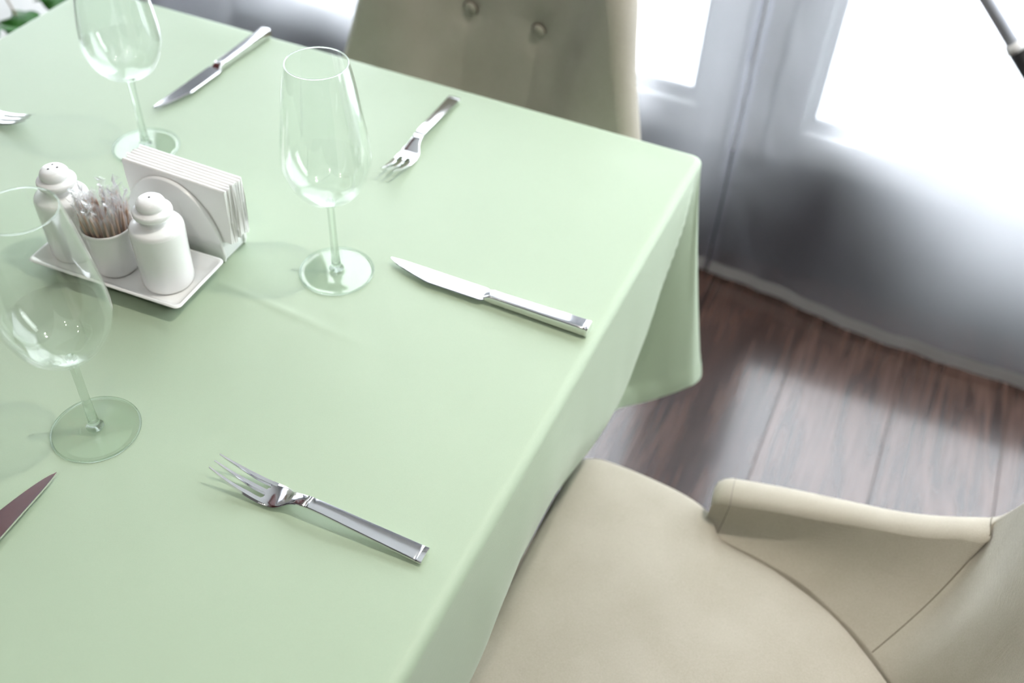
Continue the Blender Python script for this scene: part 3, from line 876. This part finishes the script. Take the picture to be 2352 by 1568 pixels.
# ------------------------------------------------------------------ cutlery
def fork_meshes():
    Ln = 0.190
    zt = [(0.0, 0.0168), (0.012, 0.0112), (0.024, 0.0066), (0.038, 0.0030), (0.050, 0.0014), (0.060, 0.0020), (0.067, 0.0048), (0.073, 0.0082), (0.081, 0.0103), (0.095, 0.0105), (0.130, 0.0072), (0.190, 0.0016)]
    wt = [(0.0, 0.0085), (0.02, 0.0106), (0.045, 0.0120), (0.056, 0.0120), (0.063, 0.0105), (0.070, 0.0075), (0.077, 0.0060), (0.090, 0.0056), (0.120, 0.0062), (0.190, 0.0079)]
    # head: three tines joined by a plate
    v, f = [], []
    def strip(xs, fc, hw, th):
        o = len(v)
        for x in xs:
            c, w = fc(x), hw(x)
            z = interp(zt, x)[0]; t = th(x)
            dip = 0.0008
            v.extend([(x, c - w, z), (x, c - w * 0.6, z + t), (x, c + w * 0.6, z + t), (x, c + w, z), (x, c + w * 0.7, z - 0.0004), (x, c - w * 0.7, z - 0.0004)])
        m2 = len(xs)
        for i in range(m2 - 1):
            for k in range(6):
                k2 = (k + 1) % 6
                f.append((o + i * 6 + k, o + (i + 1) * 6 + k, o + (i + 1) * 6 + k2, o + i * 6 + k2))
        f.append(tuple(o + k for k in range(6))); f.append(tuple(o + (m2 - 1) * 6 + 5 - k for k in range(6)))
    tines = []
    for s in (-1, 0, 1):
        v, f = [], []
        fc = lambda x, s=s: s * (interp(wt, x)[0] - 0.0012 - 0.0016 * min(1, x / 0.036))
        hw = lambda x: 0.0008 + 0.0020 * min(1, x / 0.036)
        strip([0.052 * k / 26 for k in range(27)], fc, hw, lambda x: 0.0009 + 0.0010 * min(1, x / 0.03))
        tines.append((list(v), list(f)))
    v, f = [], []
    xs = [0.0465 + (0.084 - 0.0465) * k / 30 for k in range(31)]
    # plate with scalloped front between tines
    nv = 17
    pts_t, pts_b = [], []
    for i, x in enumerate(xs):
        w = interp(wt, x)[0]; z = interp(zt, x)[0]
        for k in range(nv):
            q = -1 + 2 * k / (nv - 1)
            xx = x
            if i == 0:
                gap = abs(math.sin(PI * (q * 1.5)))   # 0 on tine axes
                xx = x + 0.0022 * (1 - min(1, abs(abs(q) - 0.41) / 0.2))
            edge = (1 - q * q)
            crown = 0.0016 + 0.0005 * edge
            pts_t.append((xx, q * w, z + crown * (1 if abs(q) < 0.99 else 0.45)))
            pts_b.append((xx, q * w * 0.96, z - 0.0003))
    nx = len(xs); o2 = nx * nv
    v = pts_t + pts_b
    for i in range(nx - 1):
        for k in range(nv - 1):
            a = i * nv + k
            f.append((a, a + nv, a + nv + 1, a + 1)); f.append((o2 + a, o2 + a + 1, o2 + a + nv + 1, o2 + a + nv))
        for k in (0, nv - 1):
            a = i * nv + k; f.append((a, a + nv, o2 + a + nv, o2 + a))
    for i in (0, nx - 1):
        for k in range(nv - 1):
            a = i * nv + k; f.append((a, a + 1, o2 + a + 1, o2 + a))
    plate = (v, f)
    # handle: flat crest, two bevelled flanks, grooves near the neck and a line near the end
    prof = [(-1, 0.0), (-1, 0.0016), (-0.90, 0.0022), (-0.20, 0.0026), (0.20, 0.0026), (0.90, 0.0022), (1, 0.0016), (1, 0.0), (0.5, -0.0002), (-0.5, -0.0002)]
    xs = [0.082 + (0.190 - 0.082) * k / 108 for k in range(109)]
    v, f = [], []
    m3 = len(prof)
    for x in xs:
        w = interp(wt, x)[0]; z = interp(zt, x)[0]
        k = min(1, max(0, (x - 0.082) / 0.012))
        g = 0
        for gx in (0.0850, 0.0872, 0.0894):
            g += 0.00055 * math.exp(-((x - gx) / 0.0006) ** 2)
        g -= 0.0006 * math.exp(-((x - 0.1850) / 0.0007) ** 2)
        for (q, h) in prof:
            hh = h * (0.75 + 0.25 * k)
            v.append((x, q * w, z + hh + (g if h > 0.0010 else 0)))
    for i in range(len(xs) - 1):
        for k in range(m3):
            k2 = (k + 1) % m3
            f.append((i * m3 + k, (i + 1) * m3 + k, (i + 1) * m3 + k2, i * m3 + k2))
    f.append(tuple(range(m3))); f.append(tuple(range(len(v) - 1, len(v) - m3 - 1, -1)))
    handle = (v, f)
    return ([mesh_data('tine', *t, STEEL, True, 50) for t in tines], mesh_data('neck', *plate, STEEL, True, 50), mesh_data('handle', *handle, STEEL, True, 22))
FT, FN, FH = fork_meshes()
def place_fork(tip, end, label):
    a = math.atan2(end[1] - tip[1], end[0] - tip[0])
    g = empty('fork', (tip[0], tip[1], TZ + 0.0004), a); tag(g, label, 'fork', 'forks laid on the tablecloth')
    hd = link('head', FN, g); link('handle', FH, g)
    for t in FT: link('tine', t, hd)
place_fork((0.2265, -0.1890), (0.4163, -0.1866), 'steel fork nearest the camera, beside the right-hand chair')
place_fork((0.1505, 0.2290), (0.1390, 0.4185), 'steel fork near the far edge in front of the buttoned chair back')
place_fork((-0.2560, 0.1310), (-0.4450, 0.1270), 'steel fork cut off by the left edge of the view, tines pointing right')

def knife_meshes():
    # tip at x=0, handle end at x=0.218; blade spine on -y, cutting edge on +y
    Lb = 0.112
    xs = [Lb * (k / 48) for k in range(49)]
    v, f = [], []
    for x in xs:
        sp = -0.0088 + 0.0012 * max(0, 1 - x / 0.02) ** 2
        ed = -0.0078 + 0.0178 * min(1, (x / 0.050)) ** 0.62 * (1 if x < 0.05 else 1)
        if x > 0.1065:
            k = (x - 0.1065) / (Lb - 0.1065); ed = 0.0100 - 0.0040 * k * k; sp = -0.0088 + 0.0022 * k * k
        ed = max(ed, sp + 0.0004)
        zb = 0.0042
        th = 0.0018
        v.extend([(x, sp, zb), (x, sp, zb + th), (x, (sp + ed) / 2, zb + th), (x, ed - min(0.0009, (ed - sp) * 0.3), zb + th * 0.97), (x, ed, zb + 0.0008), (x, (sp + ed) / 2, zb)])
    for i in range(len(xs) - 1):
        for k in range(6):
            k2 = (k + 1) % 6
            f.append((i * 6 + k, (i + 1) * 6 + k, (i + 1) * 6 + k2, i * 6 + k2))
    f.append(tuple(range(6))); f.append(tuple(range(len(v) - 1, len(v) - 7, -1)))
    v = [(a, -b, c) for (a, b, c) in v]      # cutting edge on -y, spine on +y
    blade = mesh_data('blade', v, f, STEEL, True, 25)
    # bolster and handle: rounded rectangle section
    def section(w, z0, z1, r, n=4):
        pts = []
        for (cx, cz, a0) in ((w - r, z1 - r, 0), (-w + r, z1 - r, PI / 2), (-w + r, z0 + r, PI), (w - r, z0 + r, 1.5 * PI)):
            for k in range(n + 1):
                a = a0 + PI / 2 * k / n
                pts.append((cx + r * math.cos(a), cz + r * math.sin(a)))
        return pts
    st = [(0.108, 0.0072, 0.0040, 0.0062), (0.111, 0.0068, 0.0026, 0.0078), (0.1135, 0.0064, 0.0014, 0.0094), (0.1150, 0.0062, 0.0010, 0.0100),
          (0.1158, 0.0062, 0.0009, 0.0101), (0.1166, 0.0066, 0.0007, 0.0104), (0.1176, 0.0066, 0.0007, 0.0104), (0.1186, 0.0062, 0.0009, 0.0101), (0.125, 0.0063, 0.0008, 0.0103),
          (0.17, 0.0069, 0.0003, 0.0108), (0.2125, 0.0074, 0.0, 0.0112), (0.2135, 0.0072, 0.0001, 0.0109), (0.2145, 0.0074, 0.0, 0.0112), (0.2172, 0.0074, 0.0, 0.0112), (0.2180, 0.0070, 0.0004, 0.0108)]
    v, f = [], []
    for (x, w, z0, z1) in st:
        for (a, b) in section(w, z0, z1, min(0.0022, (z1 - z0) / 2.2)): v.append((x, a, b))
    L = 20
    for i in range(len(st) - 1):
        for k in range(L):
            k2 = (k + 1) % L
            f.append((i * L + k, (i + 1) * L + k, (i + 1) * L + k2, i * L + k2))
    f.append(tuple(range(L))); f.append(tuple(range(len(v) - 1, len(v) - L - 1, -1)))
    handle = mesh_data('handle', v, f, STEEL, True, 30)
    return blade, handle
KB, KH = knife_meshes()
def place_knife(tip, end, label):
    a = math.atan2(end[1] - tip[1], end[0] - tip[0])
    g = empty('table_knife', (tip[0], tip[1], TZ + 0.0004), a); tag(g, label, 'knife', 'knives laid on the tablecloth')
    b = link('blade', KB, g); h = link('handle', KH, g)
place_knife((0.2205, 0.1045), (0.4385, 0.1045), 'steel table knife pointing at the lone wine glass, near the draped table edge')
place_knife((-0.1550, 0.2260), (-0.1505, 0.4330), 'steel table knife near the far edge, behind the farthest wine glass')
place_knife((0.1065, -0.2480), (0.1200, -0.4500), 'steel table knife cut off at the lower left, blade dark with reflection')

# ------------------------------------------------------------------ tray, shakers, cup, toothpicks
TA = math.radians(2.6)
tray = empty('condiment_tray', (0.0012, -0.0195, TZ), TA); tag(tray, 'white porcelain rectangular tray holding shakers and toothpicks', 'tray')
def rrect(hx, hy, r, n=8):
    pts = []
    for (cx, cy, a0) in ((hx - r, hy - r, 0), (-hx + r, hy - r, PI / 2), (-hx + r, -hy + r, PI), (hx - r, -hy + r, 1.5 * PI)):
        for k in range(n + 1):
            a = a0 + PI / 2 * k / n
            pts.append((cx + r * math.cos(a), cy + r * math.sin(a)))
    return pts
TH = (0.0862, 0.0395)
lev = [(-0.0200, 0.0015, 0.004), (-0.0175, 0.0003, 0.005), (-0.0150, 0.0003, 0.005), (-0.0135, 0.0015, 0.005), (-0.004, 0.0120, 0.006), (-0.0006, 0.0150, 0.006), (0.0, 0.0160, 0.006), (-0.0006, 0.0170, 0.006), (-0.002, 0.0174, 0.006), (-0.0034, 0.0166, 0.006), (-0.009, 0.0098, 0.007), (-0.0125, 0.0072, 0.007), (-0.016, 0.0066, 0.006), (-0.03, 0.0064, 0.004)]
v, f = [], []
for (i, z, r) in lev:
    for (x, y) in rrect(TH[0] + i, TH[1] + i, r):
        # corners of the rim sweep up and out a little
        k = 1.0
        v.append((x, y, z))
Lr = 36
for a in range(len(lev) - 1):
    for k in range(Lr):
        k2 = (k + 1) % Lr
        f.append((a * Lr + k, a * Lr + k2, (a + 1) * Lr + k2, (a + 1) * Lr + k))
f.append(tuple(range(Lr - 1, -1, -1))); f.append(tuple(range((len(lev) - 1) * Lr, len(lev) * Lr)))
obj('dish', v, f, CERAMIC, tray, angle=50)
TFZ = TZ + 0.0068

shaker_prof = smooth_profile([(0.0222, 0.0004), (0.0243, 0.0030), (0.0247, 0.0200), (0.0251, 0.0450), (0.0254, 0.0610), (0.0252, 0.0648), (0.0240, 0.0676), (0.0215, 0.0692), (0.0175, 0.0700), (0.0148, 0.0709), (0.0134, 0.0728), (0.0131, 0.0755),
                              (0.0142, 0.0778), (0.0168, 0.0790), (0.0181, 0.0810), (0.0183, 0.0832), (0.0175, 0.0852), (0.0152, 0.0864), (0.0134, 0.0872), (0.0131, 0.0884), (0.0136, 0.0900), (0.0132, 0.0925), (0.0117, 0.0951), (0.0090, 0.0970), (0.0045, 0.0979)], 3)
sp = [(0, 0.0)] + [(p.x, p.y) for p in shaker_prof] + [(0, 0.0981)]
SHK = mesh_data('shaker_body', *lathe_vf(sp, 56), CERAMIC)
HOLE = mesh_data('hole', *lathe_vf([(0, -0.001), (0.0011, -0.001), (0.0011, 0.0001), (0, 0.0001)], 14), HOLE_SHADE)  # black discs stand for the shade inside the holes
def shaker(x, y, holes, label, name):
    g = empty(name, (x, y, TFZ)); tag(g, label, 'shaker', 'porcelain shakers on the tray')
    bd = link('body', SHK, g)
    for (hx, hy) in holes:
        r = math.hypot(hx, hy)
        z = 0.0981 - 0.0002 - 13.0 * r * r * 0.45
        link('hole', HOLE, bd, (hx, hy, z + 0.0001))
shaker(0.0468, -0.0160, [(0.0, 0.0)], 'white porcelain shaker with one hole at the right end of the tray', 'pepper_shaker')
shaker(-0.0610, -0.0195, [(0.0040, 0.002), (-0.0028, 0.0035), (-0.0012, -0.0040)], 'white porcelain shaker with three holes at the left end of the tray', 'salt_shaker')

CUP = (-0.0086, -0.0226)
cup = empty('toothpick_cup', (CUP[0], CUP[1], TFZ)); tag(cup, 'white porcelain cup full of toothpicks, middle of the tray', 'cup')
cp = smooth_profile([(0.0170, 0.0004), (0.0196, 0.0024), (0.0208, 0.0080), (0.0218, 0.0250), (0.0230, 0.0440), (0.0243, 0.0500), (0.0250, 0.0524), (0.0246, 0.0538), (0.0236, 0.0538), (0.0226, 0.0515), (0.0206, 0.0440), (0.0194, 0.0250), (0.0182, 0.0080), (0.012, 0.0050)], 4)
v, f = lathe_vf([(0, 0)] + [(p.x, p.y) for p in cp] + [(0, 0.0048)], 56)
obj('cup_body', v, f, CERAMIC, cup)

stick_v, stick_f = lathe_vf([(0, 0), (0.0010, 0.006), (0.0013, 0.012), (0.0013, 0.055), (0.0010, 0.061), (0.0, 0.067)], 8)
PICKME = mesh_data('stick', stick_v, stick_f, PICK)
def film_vf(seed):
    rnd = random.Random(seed)
    # flat sleeve of film around the stick, crimped and crumpled at the open top
    v, f = [], []
    nz, nw = 16, 5
    Ltot = 0.065 + rnd.uniform(0.006, 0.016)
    for side in (0, 1):
        for j in range(nz):
            z = -0.001 + Ltot * j / (nz - 1)
            over = max(0, (z - 0.058) / 0.012)
            for k in range(nw):
                q = -1 + 2 * k / (nw - 1)
                w = 0.0042 * (1 - 0.15 * over)
                y = (0.0013 * (1 - q * q) + 0.00012) * (1 if side == 0 else -1) * max(0.1, 1 - over)
                x = q * w
                if over > 0:
                    a = rnd.uniform(-1, 1) if side == 0 else 0
                    bend = 0.0022 * over * math.sin(z * 900 + seed + q * 2.0)
                    y += bend + 0.0008 * over * math.sin(q * 7 + seed)
                    x += 0.0016 * over * math.sin(z * 700 + seed * 3)
                v.append((x, y, z + (0.002 * math.sin(q * 4 + seed) if j == nz - 1 else 0)))
    for side in (0, 1):
        o = side * nz * nw
        for j in range(nz - 1):
            for k in range(nw - 1):
                a = o + j * nw + k
                f.append((a, a + 1, a + nw + 1, a + nw) if side == 0 else (a, a + nw, a + nw + 1, a + 1))
    return v, f
FILMS = [mesh_data('wrapper', *film_vf(k * 1.7 + 0.3), FILM, True) for k in range(7)]
# hexagonal-ish packing of the picks, fanned out a little
spots = []
for rr_, nn_ in ((0.0, 1), (0.0044, 6), (0.0086, 12), (0.0126, 17), (0.0158, 20)):
    for k in range(nn_):
        a = 2 * PI * k / nn_ + rr_ * 90
        spots.append((rr_ * math.cos(a), rr_ * math.sin(a)))
for k, (x, y) in enumerate(spots):
    r = math.hypot(x, y)
    tilt = 0.012 + r * 7.0 + random.uniform(-0.02, 0.05)
    az = math.atan2(y, x) + random.uniform(-0.5, 0.5)
    g = empty('toothpick', (CUP[0] + x * 0.92, CUP[1] + y * 0.92, TFZ + 0.0056 + random.uniform(0, 0.007)))
    dirv = Vector((math.sin(tilt) * math.cos(az), math.sin(tilt) * math.sin(az), math.cos(tilt)))
    q = dirv.to_track_quat('Z', 'Y') @ Matrix.Rotation(random.uniform(0, 6.28), 4, 'Z').to_quaternion()
    g.rotation_mode = 'QUATERNION'; g.rotation_quaternion = q
    tag(g, 'individually wrapped wooden toothpick standing in the white cup', 'toothpick', 'wrapped toothpicks in the cup')
    link('stick', PICKME, g); link('wrapper', FILMS[k % 7], g)

# ------------------------------------------------------------------ napkin holder and napkins
HA = math.radians(1.0)
hold = empty('napkin_holder', (0.0180, 0.0525, TZ), HA); tag(hold, 'white porcelain napkin holder with rounded side plates behind the tray', 'napkin holder')
bevel_box('base', -0.0555, 0.0555, -0.0190, 0.0190, 0.0, 0.0235, CERAMIC, hold, 0.0025, 3)
def arch(y0, y1):
    n = 40
    a, b = 0.0580, 0.0835
    out = [(-a * 0.965, 0.0005)] + [(-a * math.cos(PI * (0.02 + 0.96 * k / n)), b * math.sin(PI * (0.02 + 0.96 * k / n)) ** 0.92) for k in range(n + 1)] + [(a * 0.965, 0.0005)]
    m2 = len(out)
    bev = 0.0014
    c = (0, 0.035)
    def ring(y, s): return [(x * (1 - s / 0.06), y, c[1] + (z - c[1]) * (1 - s / 0.06)) for (x, z) in out]
    rings = [ring(y0, bev), ring(y0 + bev * 0.35, bev * 0.3), ring(y0 + bev, 0), ring(y1 - bev, 0), ring(y1 - bev * 0.35, bev * 0.3), ring(y1, bev)]
    v = [p for r in rings for p in r]
    f = []
    for r in range(len(rings) - 1):
        for k in range(m2):
            k2 = (k + 1) % m2
            f.append((r * m2 + k, (r + 1) * m2 + k, (r + 1) * m2 + k2, r * m2 + k2))
    f.append(tuple(range(m2))); f.append(tuple(range(len(v) - 1, len(v) - m2 - 1, -1)))
    return v, f
v, f = arch(-0.0195, -0.0145); obj('side_plate', v, f, CERAMIC, hold, angle=60)
v, f = arch(0.0145, 0.0195); obj('side_plate', v, f, CERAMIC, hold, angle=60)

def napkin_vf(seed, w=0.1170, h=0.0640, th=0.0034):
    # folded sheet: two leaves joined at the top edge, ends slightly wavy
    nx = 18
    prof = []
    lt = th * 0.46
    for z in (0.0, 0.02, 0.04, h - 0.002): prof.append((-th / 2, z))
    prof += [(-th * 0.35, h - 0.0004), (0, h), (th * 0.35, h - 0.0004)]
    for z in (h - 0.002, 0.04, 0.02, 0.0): prof.append((th / 2, z))
    for z in (0.0, 0.02, 0.04, h - 0.0032): prof.append((th / 2 - lt, z))
    for z in (h - 0.0032, 0.04, 0.02, 0.0): prof.append((-th / 2 + lt, z))
    m2 = len(prof)
    v, f = [], []
    for i in range(nx):
        x = -w / 2 + w * i / (nx - 1)
        end = max(0, (abs(x) - w * 0.32) / (w * 0.18))
        for (y, z) in prof:
            wob = 0.00045 * end * math.sin(z * 160 + seed * 2.3) * (1 if y > 0 else 0.8)
            xx = x + (0.0010 * math.sin(z * 120 + seed + y * 900) if i in (0, nx - 1) else 0)
            v.append((xx, y + wob, z))
    for i in range(nx - 1):
        for k in range(m2):
            k2 = (k + 1) % m2
            f.append((i * m2 + k, (i + 1) * m2 + k, (i + 1) * m2 + k2, i * m2 + k2))
    f.append(tuple(range(m2))); f.append(tuple(range(len(v) - 1, len(v) - m2 - 1, -1)))
    return v, f
names = ['front', 'second', 'third', 'fourth', 'fifth', 'sixth', 'rearmost']
for k in range(7):
    y = -0.01235 + k * 0.00412
    ex = [0.0, 0.001, -0.0008, 0.0012, 0.0004, 0.0016, 0.0008][k]
    g = obj('paper_napkin', *napkin_vf(k * 1.3), PAPER, angle=60)
    c, s = math.cos(HA), math.sin(HA)
    lx = 0.0073 + ex
    g.location = (0.0180 + lx * c - y * s, 0.0525 + lx * s + y * c, TZ + 0.0246)
    g.rotation_euler = (0, 0.018, HA)
    lab = ('folded white paper napkin at the front of the holder, against the rounded plate' if k == 0 else
           'folded white paper napkin at the rear of the holder' if k == 6 else
           'folded white paper napkin, %s from the front in the holder' % names[k])
    tag(g, lab, 'napkin', 'paper napkins in the holder')
